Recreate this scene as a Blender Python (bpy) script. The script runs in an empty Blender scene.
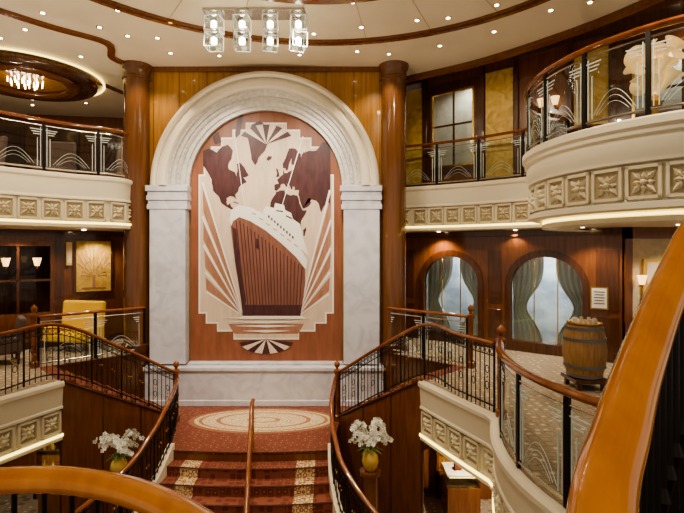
import bpy, bmesh, math, random
from mathutils import Vector, Matrix
random.seed(4)
COL = bpy.context.scene.collection
pi = math.pi

# ------------------------------------------------------------------ materials
def nodes(name):
    m = bpy.data.materials.new(name); m.use_nodes = True
    nt = m.node_tree; b = nt.nodes['Principled BSDF']
    return m, nt, b
def plain(name, col, rough=.5, metal=0, emis=0, ecol=None, coat=0, bump=0, bscale=40):
    m, nt, b = nodes(name)
    b.inputs['Base Color'].default_value = (*col, 1)
    b.inputs['Roughness'].default_value = rough
    b.inputs['Metallic'].default_value = metal
    b.inputs['Coat Weight'].default_value = coat
    if emis:
        b.inputs['Emission Color'].default_value = (*(ecol or col), 1)
        b.inputs['Emission Strength'].default_value = emis
    if bump:
        tc = nt.nodes.new('ShaderNodeTexCoord'); n = nt.nodes.new('ShaderNodeTexNoise')
        n.inputs['Scale'].default_value = bscale
        bp = nt.nodes.new('ShaderNodeBump'); bp.inputs['Strength'].default_value = bump
        nt.links.new(tc.outputs['Object'], n.inputs['Vector'])
        nt.links.new(n.outputs['Fac'], bp.inputs['Height']); nt.links.new(bp.outputs['Normal'], b.inputs['Normal'])
    return m
def noisy(name, c1, c2, scale=(6,6,.6), rough=.3, nscale=3, detail=6, coat=0, p=(.3,.7), distort=0, metal=0):
    m, nt, b = nodes(name)
    tc = nt.nodes.new('ShaderNodeTexCoord'); mp = nt.nodes.new('ShaderNodeMapping')
    mp.inputs['Scale'].default_value = scale
    n = nt.nodes.new('ShaderNodeTexNoise'); n.inputs['Scale'].default_value = nscale
    n.inputs['Detail'].default_value = detail; n.inputs['Distortion'].default_value = distort
    r = nt.nodes.new('ShaderNodeValToRGB')
    r.color_ramp.elements[0].position = p[0]; r.color_ramp.elements[1].position = p[1]
    r.color_ramp.elements[0].color = (*c1, 1); r.color_ramp.elements[1].color = (*c2, 1)
    nt.links.new(tc.outputs['Object'], mp.inputs['Vector']); nt.links.new(mp.outputs['Vector'], n.inputs['Vector'])
    nt.links.new(n.outputs['Fac'], r.inputs['Fac']); nt.links.new(r.outputs['Color'], b.inputs['Base Color'])
    b.inputs['Roughness'].default_value = rough; b.inputs['Coat Weight'].default_value = coat
    b.inputs['Metallic'].default_value = metal
    return m
def carpet(name, c1, c2, c3, scale=5):
    m, nt, b = nodes(name)
    tc = nt.nodes.new('ShaderNodeTexCoord')
    v = nt.nodes.new('ShaderNodeTexVoronoi'); v.feature = 'F1'; v.distance = 'CHEBYCHEV'
    v.inputs['Scale'].default_value = scale; v.inputs['Randomness'].default_value = .35
    r = nt.nodes.new('ShaderNodeValToRGB'); r.color_ramp.interpolation = 'CONSTANT'
    e = r.color_ramp.elements; e[0].color = (*c3, 1); e[0].position = 0
    e[1].position = .16; e[1].color = (*c1, 1)
    k = r.color_ramp.elements.new(.36); k.color = (*c2, 1)
    k = r.color_ramp.elements.new(.43); k.color = (*c1, 1)
    nt.links.new(tc.outputs['Object'], v.inputs['Vector']); nt.links.new(v.outputs['Distance'], r.inputs['Fac'])
    nt.links.new(r.outputs['Color'], b.inputs['Base Color']); b.inputs['Roughness'].default_value = .95
    return m
def glassmat(name, tint=(.85,.9,.9), refl=.12):
    m = bpy.data.materials.new(name); m.use_nodes = True; nt = m.node_tree; nt.nodes.clear()
    o = nt.nodes.new('ShaderNodeOutputMaterial'); mx = nt.nodes.new('ShaderNodeMixShader')
    t = nt.nodes.new('ShaderNodeBsdfTransparent'); t.inputs[0].default_value = (*tint, 1)
    g = nt.nodes.new('ShaderNodeBsdfGlossy'); g.inputs['Roughness'].default_value = .02
    lw = nt.nodes.new('ShaderNodeLayerWeight'); lw.inputs[0].default_value = .25
    ad = nt.nodes.new('ShaderNodeMath'); ad.operation = 'MULTIPLY_ADD'; ad.inputs[1].default_value = .5; ad.inputs[2].default_value = refl*.4
    nt.links.new(lw.outputs['Fresnel'], ad.inputs[0]); nt.links.new(ad.outputs[0], mx.inputs[0])
    nt.links.new(t.outputs[0], mx.inputs[1]); nt.links.new(g.outputs[0], mx.inputs[2]); nt.links.new(mx.outputs[0], o.inputs[0])
    return m
M = {}
M['wood'] = noisy('mahogany_wood', (.14,.046,.014), (.215,.074,.022), rough=.22, coat=.6)
M['wooddk'] = noisy('dark_mahogany', (.060,.020,.008), (.11,.038,.014), rough=.22, coat=.6)
M['woodgold'] = noisy('golden_wood', (.31,.145,.030), (.47,.235,.055), scale=(5,5,.35), rough=.25, coat=.5)
M['colwood'] = noisy('column_wood', (.12,.045,.014), (.175,.068,.021), scale=(5,5,.3), rough=.16, coat=.7)
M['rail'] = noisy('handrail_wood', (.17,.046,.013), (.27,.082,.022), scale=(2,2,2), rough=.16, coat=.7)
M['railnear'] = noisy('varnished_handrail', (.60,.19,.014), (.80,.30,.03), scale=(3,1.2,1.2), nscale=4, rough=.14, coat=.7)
M['cream'] = plain('cream_plaster', (.80,.72,.55), .55, bump=.05)
M['creamdk'] = plain('carved_stone', (.76,.68,.49), .6)
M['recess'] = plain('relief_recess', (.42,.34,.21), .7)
M['ceil'] = noisy('ceiling_paint', (.66,.57,.43), (.76,.66,.51), scale=(.3,.3,.3), rough=.5)
M['marble'] = noisy('pale_marble', (.50,.49,.53), (.64,.63,.67), scale=(1,1,1), nscale=2.2, rough=.3, distort=1.5, p=(.3,.6))
M['ymarble'] = noisy('yellow_marble', (.46,.27,.05), (.74,.52,.16), scale=(1,1,1), nscale=3, rough=.25, distort=2)
M['silver'] = noisy('silver_leaf', (.56,.52,.48), (.74,.70,.64), scale=(4,4,4), rough=.35, metal=.2)
M['archcream'] = plain('arch_cream', (.76,.68,.55), .45)
M['metal'] = plain('black_iron', (.02,.017,.015), .35, .6)
M['chrome'] = plain('chrome', (.55,.53,.5), .2, .9)
M['brass'] = plain('brass', (.75,.48,.15), .25, 1)
M['glass'] = glassmat('clear_glass')
M['dglass'] = glassmat('window_glass', (.80,.84,.84), .15)
M['frost'] = plain('etched_glass', (.62,.68,.66), .5)
M['redcarpet'] = carpet('red_carpet', (.165,.045,.028), (.25,.085,.048), (.33,.16,.085), 9)
M['floorcarpet'] = carpet('beige_carpet', (.33,.26,.18), (.20,.14,.09), (.56,.48,.36), 6)
M['medalrim'] = plain('medallion_border', (.28,.12,.06), .9)
M['white'] = plain('white_paint', (.82,.80,.75), .4)
M['lamp'] = plain('lamp_glow', (1,.9,.7), .5, emis=14, ecol=(1,.86,.62))
M['strip'] = plain('cove_glow', (1,.95,.6), .5, emis=3.2, ecol=(1,.80,.25))
M['warm'] = plain('warm_glow', (1,.65,.3), .5, emis=2.5, ecol=(1,.6,.25))
M['gold'] = plain('gold_leaf', (.80,.55,.16), .35, .5)
M['lily'] = plain('lily_gold_glass', (.88,.68,.36), .3, .1, emis=.35, ecol=(1,.66,.28))
M['petal'] = plain('orchid_petal', (.92,.90,.84), .5)
M['leaf'] = plain('leaf_green', (.08,.18,.04), .5)
M['yellow'] = plain('yellow_upholstery', (.85,.52,.06), .7)
M['dkcloth'] = plain('dark_upholstery', (.11,.07,.055), .8)
M['curtain'] = plain('sheer_curtain', (.62,.62,.52), .8)
M['paper'] = noisy('wallpaper', (.60,.50,.33), (.72,.63,.45), scale=(3,3,3), rough=.7)
M['bg_room'] = noisy('pale_room_wall', (.25,.32,.42), (.72,.76,.76), scale=(1,1,1.5), rough=.6, nscale=1.8)
M['barrel'] = noisy('oak_barrel', (.25,.13,.05), (.42,.24,.10), scale=(10,10,.6), rough=.5)
M['hoop'] = plain('galvanised_hoop', (.20,.20,.20), .4, .8)
# mural veneers
M['v_frame'] = noisy('veneer_frame', (.23,.082,.042), (.32,.12,.064), scale=(3,3,.5), rough=.4)
M['v_hull'] = noisy('veneer_hull', (.20,.08,.052), (.29,.125,.085), scale=(8,8,.5), rough=.4)
M['v_tan'] = noisy('veneer_tan', (.64,.49,.36), (.74,.59,.45), scale=(5,5,.8), rough=.45)
M['v_dark'] = noisy('veneer_dark', (.055,.018,.020), (.10,.034,.034), scale=(4,4,1), rough=.4)
M['v_mid'] = noisy('veneer_mid', (.34,.16,.095), (.45,.23,.145), scale=(4,4,1), rough=.4)
M['v_white'] = plain('veneer_white', (.88,.83,.74), .45)
M['v_pale'] = noisy('veneer_pale', (.70,.56,.43), (.79,.65,.51), scale=(5,5,1), rough=.45)

def stair_carpet():
    m, nt, b = nodes('stair_runner_carpet')
    N = nt.nodes.new; L = nt.links.new
    tc = N('ShaderNodeTexCoord'); sp = N('ShaderNodeSeparateXYZ'); L(tc.outputs['Object'], sp.inputs[0])
    a = N('ShaderNodeMath'); a.operation='ADD'; a.inputs[1].default_value = 1.73; L(sp.outputs[0], a.inputs[0])
    ab = N('ShaderNodeMath'); ab.operation='ABSOLUTE'; L(a.outputs[0], ab.inputs[0])
    d = N('ShaderNodeMath'); d.operation='SUBTRACT'; d.inputs[1].default_value = 1.06; L(ab.outputs[0], d.inputs[0])
    e = N('ShaderNodeMath'); e.operation='ABSOLUTE'; L(d.outputs[0], e.inputs[0])
    lt = N('ShaderNodeMath'); lt.operation='LESS_THAN'; lt.inputs[1].default_value=.17; L(e.outputs[0], lt.inputs[0])
    v = N('ShaderNodeTexVoronoi'); v.inputs['Scale'].default_value=13; v.inputs['Randomness'].default_value=.4; L(tc.outputs['Object'], v.inputs['Vector'])
    r = N('ShaderNodeValToRGB'); r.color_ramp.interpolation='CONSTANT'
    r.color_ramp.elements[0].color=(.72,.58,.36,1); r.color_ramp.elements[1].color=(.30,.13,.07,1); r.color_ramp.elements[1].position=.42
    k = r.color_ramp.elements.new(.6); k.color=(.66,.50,.28,1)
    L(v.outputs['Distance'], r.inputs['Fac'])
    n = N('ShaderNodeTexVoronoi'); n.inputs['Scale'].default_value=8; n.distance='CHEBYCHEV'; n.inputs['Randomness'].default_value=.3
    r2 = N('ShaderNodeValToRGB'); r2.color_ramp.interpolation='CONSTANT'
    r2.color_ramp.elements[0].color=(.30,.13,.07,1); r2.color_ramp.elements[1].color=(.155,.036,.024,1); r2.color_ramp.elements[1].position=.14
    k = r2.color_ramp.elements.new(.38); k.color=(.24,.075,.045,1)
    L(tc.outputs['Object'], n.inputs['Vector']); L(n.outputs['Distance'], r2.inputs['Fac'])
    mx = N('ShaderNodeMix'); mx.data_type='RGBA'
    L(lt.outputs[0], mx.inputs['Factor']); L(r2.outputs[0], mx.inputs['A']); L(r.outputs[0], mx.inputs['B'])
    L(mx.outputs['Result'], b.inputs['Base Color']); b.inputs['Roughness'].default_value = .95
    return m
M['stair'] = stair_carpet()
def medallion_carpet():
    m, nt, b = nodes('medallion_carpet')
    N = nt.nodes.new; L = nt.links.new
    tc = N('ShaderNodeTexCoord'); mp = N('ShaderNodeMapping')
    mp.inputs['Location'].default_value=(1.75/1.54,-10.72/.7,0); mp.inputs['Scale'].default_value=(1/1.54,1/.7,0)
    L(tc.outputs['Object'], mp.inputs['Vector'])
    ln = N('ShaderNodeVectorMath'); ln.operation='LENGTH'; L(mp.outputs['Vector'], ln.inputs[0])
    v = N('ShaderNodeTexVoronoi'); v.inputs['Scale'].default_value=9; v.inputs['Randomness'].default_value=.5; L(tc.outputs['Object'], v.inputs['Vector'])
    r = N('ShaderNodeValToRGB'); r.color_ramp.interpolation='CONSTANT'
    r.color_ramp.elements[0].color=(.42,.25,.13,1); r.color_ramp.elements[1].color=(.60,.48,.30,1); r.color_ramp.elements[1].position=.25
    k = r.color_ramp.elements.new(.55); k.color=(.48,.33,.18,1)
    L(v.outputs['Distance'], r.inputs['Fac'])
    r2 = N('ShaderNodeValToRGB'); r2.color_ramp.interpolation='CONSTANT'
    r2.color_ramp.elements[0].color=(0,0,0,1); r2.color_ramp.elements[1].color=(1,1,1,1); r2.color_ramp.elements[1].position=.18
    for p_,c_ in((.24,0),(.62,1),(.68,0),(.88,1),(.93,0)):
        k=r2.color_ramp.elements.new(p_); k.color=(c_,c_,c_,1)
    L(ln.outputs['Value'], r2.inputs['Fac'])
    mx = N('ShaderNodeMix'); mx.data_type='RGBA'; mx.inputs['B'].default_value=(.33,.15,.075,1)
    L(r2.outputs[0], mx.inputs['Factor']); L(r.outputs[0], mx.inputs['A'])
    L(mx.outputs['Result'], b.inputs['Base Color']); b.inputs['Roughness'].default_value=.95
    return m
M['medal'] = medallion_carpet()

# ------------------------------------------------------------------ builders
def empty(name):
    e = bpy.data.objects.new(name, None); COL.objects.link(e); return e
def catmull(pts, n=8):
    out = []; P = [Vector(p) for p in pts]
    for i in range(len(P)-1):
        p0 = P[i-1] if i else P[0]*2-P[1]; p1 = P[i]; p2 = P[i+1]
        p3 = P[i+2] if i+2 < len(P) else P[-1]*2-P[-2]
        for k in range(n):
            t = k/n
            out.append(.5*((2*p1)+(p2-p0)*t+(2*p0-5*p1+4*p2-p3)*t*t+(3*p1-p0-3*p2+p3)*t**3))
    out.append(P[-1]); return out
def resample(pts, step):
    P = [Vector(p) for p in pts]; d=[0]
    for i in range(1,len(P)): d.append(d[-1]+(P[i]-P[i-1]).length)
    n = max(1, round(d[-1]/step)); out=[]; j=0
    for k in range(n+1):
        s = d[-1]*k/n
        while j < len(P)-2 and d[j+1] < s: j+=1
        f = (s-d[j])/max(1e-9,(d[j+1]-d[j])); out.append(P[j].lerp(P[j+1], min(1,max(0,f))))
    return out
class MB:
    def __init__(s): s.v=[]; s.f=[]
    def add(s, vs, fs):
        o=len(s.v); s.v += [tuple(v) for v in vs]; s.f += [tuple(i+o for i in f) for f in fs]; return s
    def boxm(s, mat, sx, sy, sz):
        vs=[mat@Vector((x*sx/2,y*sy/2,z*sz/2)) for x in(-1,1) for y in(-1,1) for z in(-1,1)]
        return s.add(vs, [(0,1,3,2),(4,6,7,5),(0,4,5,1),(2,3,7,6),(0,2,6,4),(1,5,7,3)])
    def box(s, cx,cy,cz,sx,sy,sz,rz=0):
        return s.boxm(Matrix.Translation((cx,cy,cz))@Matrix.Rotation(rz,4,'Z'), sx,sy,sz)
    def bb(s,x0,x1,y0,y1,z0,z1): return s.box((x0+x1)/2,(y0+y1)/2,(z0+z1)/2,x1-x0,y1-y0,z1-z0)
    def prism(s, poly, z0, z1):
        n=len(poly); vs=[(p[0],p[1],z0) for p in poly]+[(p[0],p[1],z1) for p in poly]
        return s.add(vs, [tuple(range(n))[::-1], tuple(range(n,2*n))]+[(i,(i+1)%n,(i+1)%n+n,i+n) for i in range(n)])
    def xz(s, poly, y, th=.01):
        n=len(poly); vs=[(p[0],y,p[1]) for p in poly]+[(p[0],y-th,p[1]) for p in poly]
        return s.add(vs, [tuple(range(n)), tuple(range(n,2*n))[::-1]]+[(i,(i+1)%n,(i+1)%n+n,i+n) for i in range(n)])
    def lathe(s, c, prof, n=24, mat=None):
        vs=[]; 
        for r,z in prof:
            for k in range(n):
                a=2*pi*k/n; p=Vector((r*math.cos(a),r*math.sin(a),z))
                if mat: p=mat@p
                vs.append((p[0]+c[0],p[1]+c[1],p[2]+c[2]))
        fs=[]
        for i in range(len(prof)-1):
            for k in range(n):
                fs.append((i*n+k,i*n+(k+1)%n,(i+1)*n+(k+1)%n,(i+1)*n+k))
        fs.append(tuple(range(n))[::-1]); fs.append(tuple((len(prof)-1)*n+k for k in range(n)))
        return s.add(vs,fs)
    def cyl(s,p0,p1,r,n=8,r1=None):
        p0=Vector(p0);p1=Vector(p1);d=(p1-p0).normalized()
        u=d.orthogonal().normalized();w=d.cross(u); r1=r if r1 is None else r1
        vs=[p0+(u*math.cos(2*pi*k/n)+w*math.sin(2*pi*k/n))*r for k in range(n)]+[p1+(u*math.cos(2*pi*k/n)+w*math.sin(2*pi*k/n))*r1 for k in range(n)]
        return s.add(vs,[tuple(range(n))[::-1],tuple(range(n,2*n))]+[(i,(i+1)%n,(i+1)%n+n,i+n) for i in range(n)])
    def sweep(s, path, prof, sgn, closed_prof=False):
        P=[Vector((p[0],p[1])) for p in path]; vs=[]; m=len(prof)
        for i,p in enumerate(P):
            t=(P[min(i+1,len(P)-1)]-P[max(i-1,0)]).normalized()
            nn=Vector((-t.y,t.x))*sgn
            for o,z in prof: vs.append((p.x+nn.x*o,p.y+nn.y*o,z))
        fs=[]
        for i in range(len(P)-1):
            for k in range(m if closed_prof else m-1):
                k2=(k+1)%m; fs.append((i*m+k,i*m+k2,(i+1)*m+k2,(i+1)*m+k))
        if closed_prof: fs+= [tuple(range(m)), tuple((len(P)-1)*m+k for k in range(m))]
        return s.add(vs,fs)
    def tube(s, pts, ra, rb=None, n=10):
        rb=rb or ra; P=[Vector(p) for p in pts]; vs=[]
        for i,p in enumerate(P):
            t=(P[min(i+1,len(P)-1)]-P[max(i-1,0)]).normalized()
            sd=t.cross(Vector((0,0,1)))
            sd = sd.normalized() if sd.length>1e-4 else Vector((1,0,0))
            up=sd.cross(t)
            for k in range(n):
                a=2*pi*k/n; vs.append(p+sd*math.cos(a)*ra+up*math.sin(a)*rb)
        fs=[(i*n+k,i*n+(k+1)%n,(i+1)*n+(k+1)%n,(i+1)*n+k) for i in range(len(P)-1) for k in range(n)]
        fs+=[tuple(range(n)),tuple((len(P)-1)*n+k for k in range(n))]
        return s.add(vs,fs)
    def hoop(s, c, t, R, r, n=10, squash=1.0):
        """ring of radius R standing in the vertical plane that contains direction t"""
        c=Vector(c); t=Vector((t[0],t[1],t[2])).normalized(); up=Vector((0,0,1)); nn=t.cross(up).normalized(); vs=[]
        for k in range(n):
            a=2*pi*k/n; rad=t*math.cos(a)+up*math.sin(a)*squash
            for q in range(4):
                b=pi/2*q; vs.append(c+rad*(R+r*math.cos(b))+nn*r*math.sin(b))
        return s.add(vs,[(k*4+q,k*4+(q+1)%4,((k+1)%n)*4+(q+1)%4,((k+1)%n)*4+q) for k in range(n) for q in range(4)])
    def obj(s,name,mat,parent=None,smooth=False,bevel=0):
        me=bpy.data.meshes.new(name); me.from_pydata(s.v,[],s.f); me.update()
        bm=bmesh.new(); bm.from_mesh(me); bmesh.ops.recalc_face_normals(bm,faces=bm.faces); bm.to_mesh(me); bm.free()
        o=bpy.data.objects.new(name,me); COL.objects.link(o); me.materials.append(M[mat])
        if smooth:
            for p in me.polygons: p.use_smooth=True
            try: me.set_sharp_from_angle(angle=math.radians(40))
            except Exception: pass
        if bevel:
            b=o.modifiers.new('bevel','BEVEL'); b.width=bevel; b.segments=2; b.limit_method='ANGLE'
        if parent: o.parent=parent
        return o
def panel2d(name, outer, holes, mat, xf, thick, parent=None):
    """flat board with holes: local x along wall, local y up, local z = normal"""
    cu=bpy.data.curves.new(name,'CURVE'); cu.dimensions='2D'; cu.fill_mode='BOTH'; cu.extrude=thick/2
    for poly in [outer]+holes:
        sp=cu.splines.new('POLY'); sp.points.add(len(poly)-1)
        for i,p in enumerate(poly): sp.points[i].co=(p[0],p[1],0,1)
        sp.use_cyclic_u=True
    tmp=bpy.data.objects.new(name,cu); COL.objects.link(tmp)
    bpy.context.view_layer.update()
    dg=bpy.context.evaluated_depsgraph_get()
    me=bpy.data.meshes.new_from_object(tmp.evaluated_get(dg)); bpy.data.objects.remove(tmp)
    me.transform(xf); me.materials.clear(); me.materials.append(M[mat])
    o=bpy.data.objects.new(name,me); COL.objects.link(o)
    if parent: o.parent=parent
    return o
def wallxf(p0, p1, off=0):
    d=(Vector((p1[0],p1[1],0))-Vector((p0[0],p0[1],0))).normalized(); up=Vector((0,0,1)); n=d.cross(up)
    o=Vector((p0[0],p0[1],0))+n*off
    return Matrix(((d.x,up.x,n.x,o.x),(d.y,up.y,n.y,o.y),(d.z,up.z,n.z,o.z),(0,0,0,1)))
def rect(a,b,c,d): return [(a,c),(b,c),(b,d),(a,d)]
def archpoly(a,b,z0,zs,ztop,n=14):
    c=(a+b)/2; r=(b-a)/2; h=ztop-zs
    return [(a,z0),(b,z0)]+[(c+r*math.cos(pi*k/n),zs+h*math.sin(pi*k/n)) for k in range(n+1)]
AX=-1.9
def mir(pts): return [(2*AX-p[0],)+tuple(p[1:]) for p in pts]

LF=-3.68   # lower deck floor
# ------------------------------------------------------------------ decks, floors
B=(1.55,9.1); A=(-.05,10.7); D=(1.08,11.83); C=(2.68,10.23)
midedge=[B,(1.95,8.1),(2.35,7.15)]
midcurve=catmull([(2.35,7.15),(2.1,6.35),(2.0,5.6),(2.05,4.95),(2.28,4.2),(2.8,3.3),(3.8,2.6)],6)
midcurve=[(p[0],p[1]) for p in midcurve]
midpath=midedge[:-1]+midcurve
MB().bb(-15,15,-3,18.5,LF-.1,LF).obj('floor_lower','floorcarpet')
def middeck(side,mf):
    poly=mf([C,B]+midpath[1:]+[(15,2.6),(15,18.4),(1.08,18.4),D])
    e=empty('floor_mid_'+side)
    MB().prism(poly,-.02,0).obj('carpet','floorcarpet',e)
    MB().prism(poly,-1.05,-.021).obj('deck_slab','wooddk',e)
idf=lambda p:p
middeck('right',idf); middeck('left',mir)

# carved relief panel
def relief(mb, rc, c, t, n, w, h):
    t=Vector((t[0],t[1],0)).normalized(); n=Vector((n[0],n[1],0)).normalized(); c=Vector(c)
    m=Matrix(((t.x,n.x,0,c.x),(t.y,n.y,0,c.y),(0,0,1,c.z),(0,0,0,1)))
    fr=.04
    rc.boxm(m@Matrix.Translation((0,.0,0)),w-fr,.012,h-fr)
    for sx in(-1,1):
        mb.boxm(m@Matrix.Translation((sx*(w/2-fr/2),.02,0)),fr,.05,h)
        mb.boxm(m@Matrix.Translation((0,.02,sx*(h/2-fr/2))),w,.05,fr)
    R=min(w,h)/2-.05
    for k in range(8):
        a=k*pi/4; L=R*(1.28 if k%2 else .85); wd=R*.26
        dx=Vector((math.cos(a),0,math.sin(a))); px=Vector((-math.sin(a),0,math.cos(a)))
        b=Vector((0,.01,0))
        pts=[dx*R*.12+b, dx*L*.55+px*wd+b, dx*L+b, dx*L*.55-px*wd+b, dx*L*.5+Vector((0,.075,0))]
        mb.add([m@p for p in pts],[(0,1,4),(1,2,4),(2,3,4),(3,0,4)])
    mb.lathe(m.translation, [(R*.26,0),(R*.24,.05),(R*.1,.08)],8, m.to_3x3().to_4x4()@Matrix.Rotation(-pi/2,4,'X'))
def reliefs_along(e,path,off,sgn,z,w,h,gap):
    mb=MB(); rc=MB()
    pts=resample([(p[0],p[1],0) for p in path],(w+gap)/2)
    for i in range(1,len(pts)-1,2):
        t=pts[i+1]-pts[i-1]; t.normalize(); n=Vector((-t.y,t.x,0))*sgn
        c=pts[i]+n*off; relief(mb,rc,(c.x,c.y,z),t,n,w,h)
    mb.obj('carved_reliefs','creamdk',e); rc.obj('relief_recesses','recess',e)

def fascia(name,path,sgn,z1,z0,w=.38,parent=None):
    e=parent or empty(name); H=z1-z0
    MB().sweep(path,[(0,z1),(.10,z1),(.13,z1-.03),(.13,z1-.09),(.09,z1-.13),(.07,z1-.41*H),(.09,z1-.43*H),(.09,z1-.46*H),(.03,z1-.48*H),(.03,z0+.16),(.08,z0+.14),(.08,z0+.02),(.05,z0),(-.1,z0)],sgn).obj('moulding','cream',e,True)
    reliefs_along(e,path,.035,sgn,(z1-.48*H+z0+.16)/2,w,(.52*H-.16)*.95,.05)
    MB().sweep(path,[(.085,z0+.14),(.10,z0+.14),(.10,z0+.09),(.085,z0+.09)],sgn,True).obj('cove_light','strip',e)
    return e
fascia('balcony_fascia',resample([(p[0],p[1],0) for p in midpath[:]],.25),-1,.03,-1.1)
fascia('balcony_fascia',resample([(p[0],p[1],0) for p in mir(midpath)],.25),1,.03,-1.1)

# upper deck left
upL=[(p.x,p.y) for p in catmull([(-5.2,12.0,0),(-5.35,11.3,0),(-6.1,10.75,0),(-6.98,9.8,0),(-7.7,8.6,0),(-8.1,6.5,0)],6)]
e=empty('floor_upper_left')
MB().prism(upL+[(-15,6.5),(-15,18.4),(-5.2,18.4)],3.02,4.16).obj('deck_slab','ceil',e)
MB().prism(upL+[(-15,6.5),(-15,18.4),(-5.2,18.4)],4.165,4.18).obj('carpet','floorcarpet',e)
fascia('balcony_fascia',upL,1,4.2,3.0,.4)
# upper deck right
BC=(5.84,7.85); BR=2.63
arc=[(BC[0]+BR*math.cos(math.radians(a)),BC[1]+BR*math.sin(math.radians(a))) for a in range(112,282,5)]
upR1=[(p.x,p.y) for p in catmull([(1.5,13.15,0),(1.8,13.05,0),(3.1,12.3,0),(4.34,11.2,0),(4.85,10.35,0)],6)]
e=empty('floor_upper_right')
arcs=[(BC[0]+(BR-.18)*math.cos(math.radians(a)),BC[1]+(BR-.18)*math.sin(math.radians(a))) for a in range(112,282,5)]
poly=upR1+arcs+[(15,5.4),(15,18.4),(1.5,18.4)]
MB().prism(poly,3.3,4.16).obj('deck_slab','ceil',e); MB().prism(upR1+arc+[(15,5.2),(15,18.4),(1.5,18.4)],4.165,4.18).obj('carpet','floorcarpet',e)
arcin=[(BC[0]+(BR-.4)*math.cos(math.radians(a)),BC[1]+(BR-.4)*math.sin(math.radians(a))) for a in range(112,282,5)]
MB().prism(upR1+arcin+[(15,5.6),(15,18.4),(1.5,18.4)],3.0,3.31).obj('soffit','ceil',e)
fascia('balcony_fascia',upR1,-1,4.2,3.0,.4)
e=empty('round_balcony_fascia')
MB().sweep(arc,[(-.05,4.2),(.04,4.2),(.08,4.17),(.08,4.08),(.04,4.04),(.04,3.99),(.0,3.97),(.02,3.76),(-.02,3.70),(-.02,3.64),(-.10,3.62),(-.10,3.14),(-.04,3.12),(-.04,3.04),(-.10,3.02),(-.3,3.02),(-.3,2.95),(-.26,2.95),(-.26,2.88),(-.8,2.88)],-1).obj('moulding','cream',e,True)
reliefs_along(e,arc,-.095,-1,3.38,.42,.44,.06)
MB().sweep(arc,[(-.28,3.0),(-.26,3.0),(-.26,2.965),(-.28,2.965)],-1,True).obj('cove_light','strip',e)

# ------------------------------------------------------------------ railings
def rail_glass(path,z0,sgn,name='glass_railing',h=1.12,rr=.035,seg=1.15):
    e=empty(name); P=resample([(p[0],p[1],z0) for p in path],.15)
    top=[p+Vector((0,0,h)) for p in P]
    MB().tube(top,rr*1.25,rr).obj('handrail','rail',e,True)
    MB().tube([p+Vector((0,0,h-.12)) for p in P],.014,n=6).tube([p+Vector((0,0,.08)) for p in P],.02,n=6).obj('metal_rails','chrome',e,True)
    mb=MB(); mb.sweep([(p.x,p.y) for p in P],[(0,z0+.1),(0,z0+h-.14)],sgn).obj('glass_panes','glass',e,True)
    Q=resample(P,seg); post=MB(); et=MB()
    Pl=resample(P,.02)
    tot=len(Pl)-1; nseg=len(Q)-1
    for i in range(nseg+1):
        k=round(i*tot/nseg); c=Pl[k]
        a=Pl[max(0,k-2)]; b=Pl[min(tot,k+2)]; t=(b-a).normalized(); ang=math.atan2(t.y,t.x)
        post.box(c.x,c.y,z0+h/2,.06,.04,h-.02,ang)
        for sd in(-1,1):
            for j,(o,hh) in enumerate(((.06,.84),(.11,.60))):
                kk=k+sd*round(o/.02)
                if 0<kk<tot:
                    q=Pl[kk]; et.box(q.x,q.y,z0+.12+hh/2,.013,.012,hh,ang)
            kk=k+sd*7
            if 0<kk<tot:
                q=Pl[kk]
                for dz,ww in((.22,.24),(.27,.18),(.32,.12)): et.box(q.x,q.y,z0+h-dz,ww,.012,.014,ang)
        if i<nseg:
            k2=round((i+1)*tot/nseg); n_=k2-k
            for amp,base,r_ in((.30,.16,.004),(.22,.16,.0035),(.14,.16,.003)):
                lo=int(n_*(.18+(.30-amp)*.6)); pts=[]
                for q_ in range(k+lo,k2-lo+1,2):
                    u=(q_-k-lo)/max(1,(n_-2*lo)); p=Pl[min(tot,q_)]
                    pts.append((p.x,p.y,z0+base+amp*math.sin(pi*min(1,u))))
                if len(pts)>3: et.tube(pts,r_,n=4)
    post.obj('posts','metal',e); et.obj('etched_pattern','frost',e)
    return e
def rail_bars(path3,h=1.0,name='stair_railing',step=.11,rr=.035,rmat='rail',base=True):
    e=empty(name); P=resample(path3,.08)
    MB().tube([p+Vector((0,0,h)) for p in P],rr*1.2,rr,12).obj('handrail',rmat,e,True)
    MB().tube([p+Vector((0,0,h-.07)) for p in P],.010,n=6).tube([p+Vector((0,0,h-.18)) for p in P],.010,n=6).tube([p+Vector((0,0,.09)) for p in P],.014,n=6).obj('metal_rails','metal',e)
    mb=MB(); orn=MB(); Q=resample(path3,step)
    for i,p in enumerate(Q):
        mb.cyl(p,p+Vector((0,0,h-.01)),.008 if i%6 else .018,6)
        if i%2==0: orn.lathe(p+Vector((0,0,h*.5)),[(.004,-.03),(.018,0),(.004,.03)],6)
        if i<len(Q)-1:
            t=Q[i+1]-p; c=(p+Q[i+1])/2
            mb.hoop(c+Vector((0,0,h-.125)),t,.036,.006,8)
            if i%3==1:
                mb.hoop(c+Vector((0,0,h*.36)),t,.040,.006,8,1.5); mb.hoop(c+Vector((0,0,h*.60)),t,.040,.006,8,1.5)
                orn.lathe(c+Vector((0,0,h*.48)),[(.004,-.02),(.014,0),(.004,.02)],6)
    mb.obj('balusters_and_scrolls','metal',e); orn.obj('brass_collars','brass',e)
    return e
rail_glass(upL,4.2,1); rail_glass(upR1,4.2,-1); rail_glass(arc,4.2,-1,rr=.045,seg=.8)
rail_glass(midcurve,.03,-1,rr=.045,seg=.9)
rail_glass(mir(midcurve),.03,1,rr=.045,seg=.9)
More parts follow.
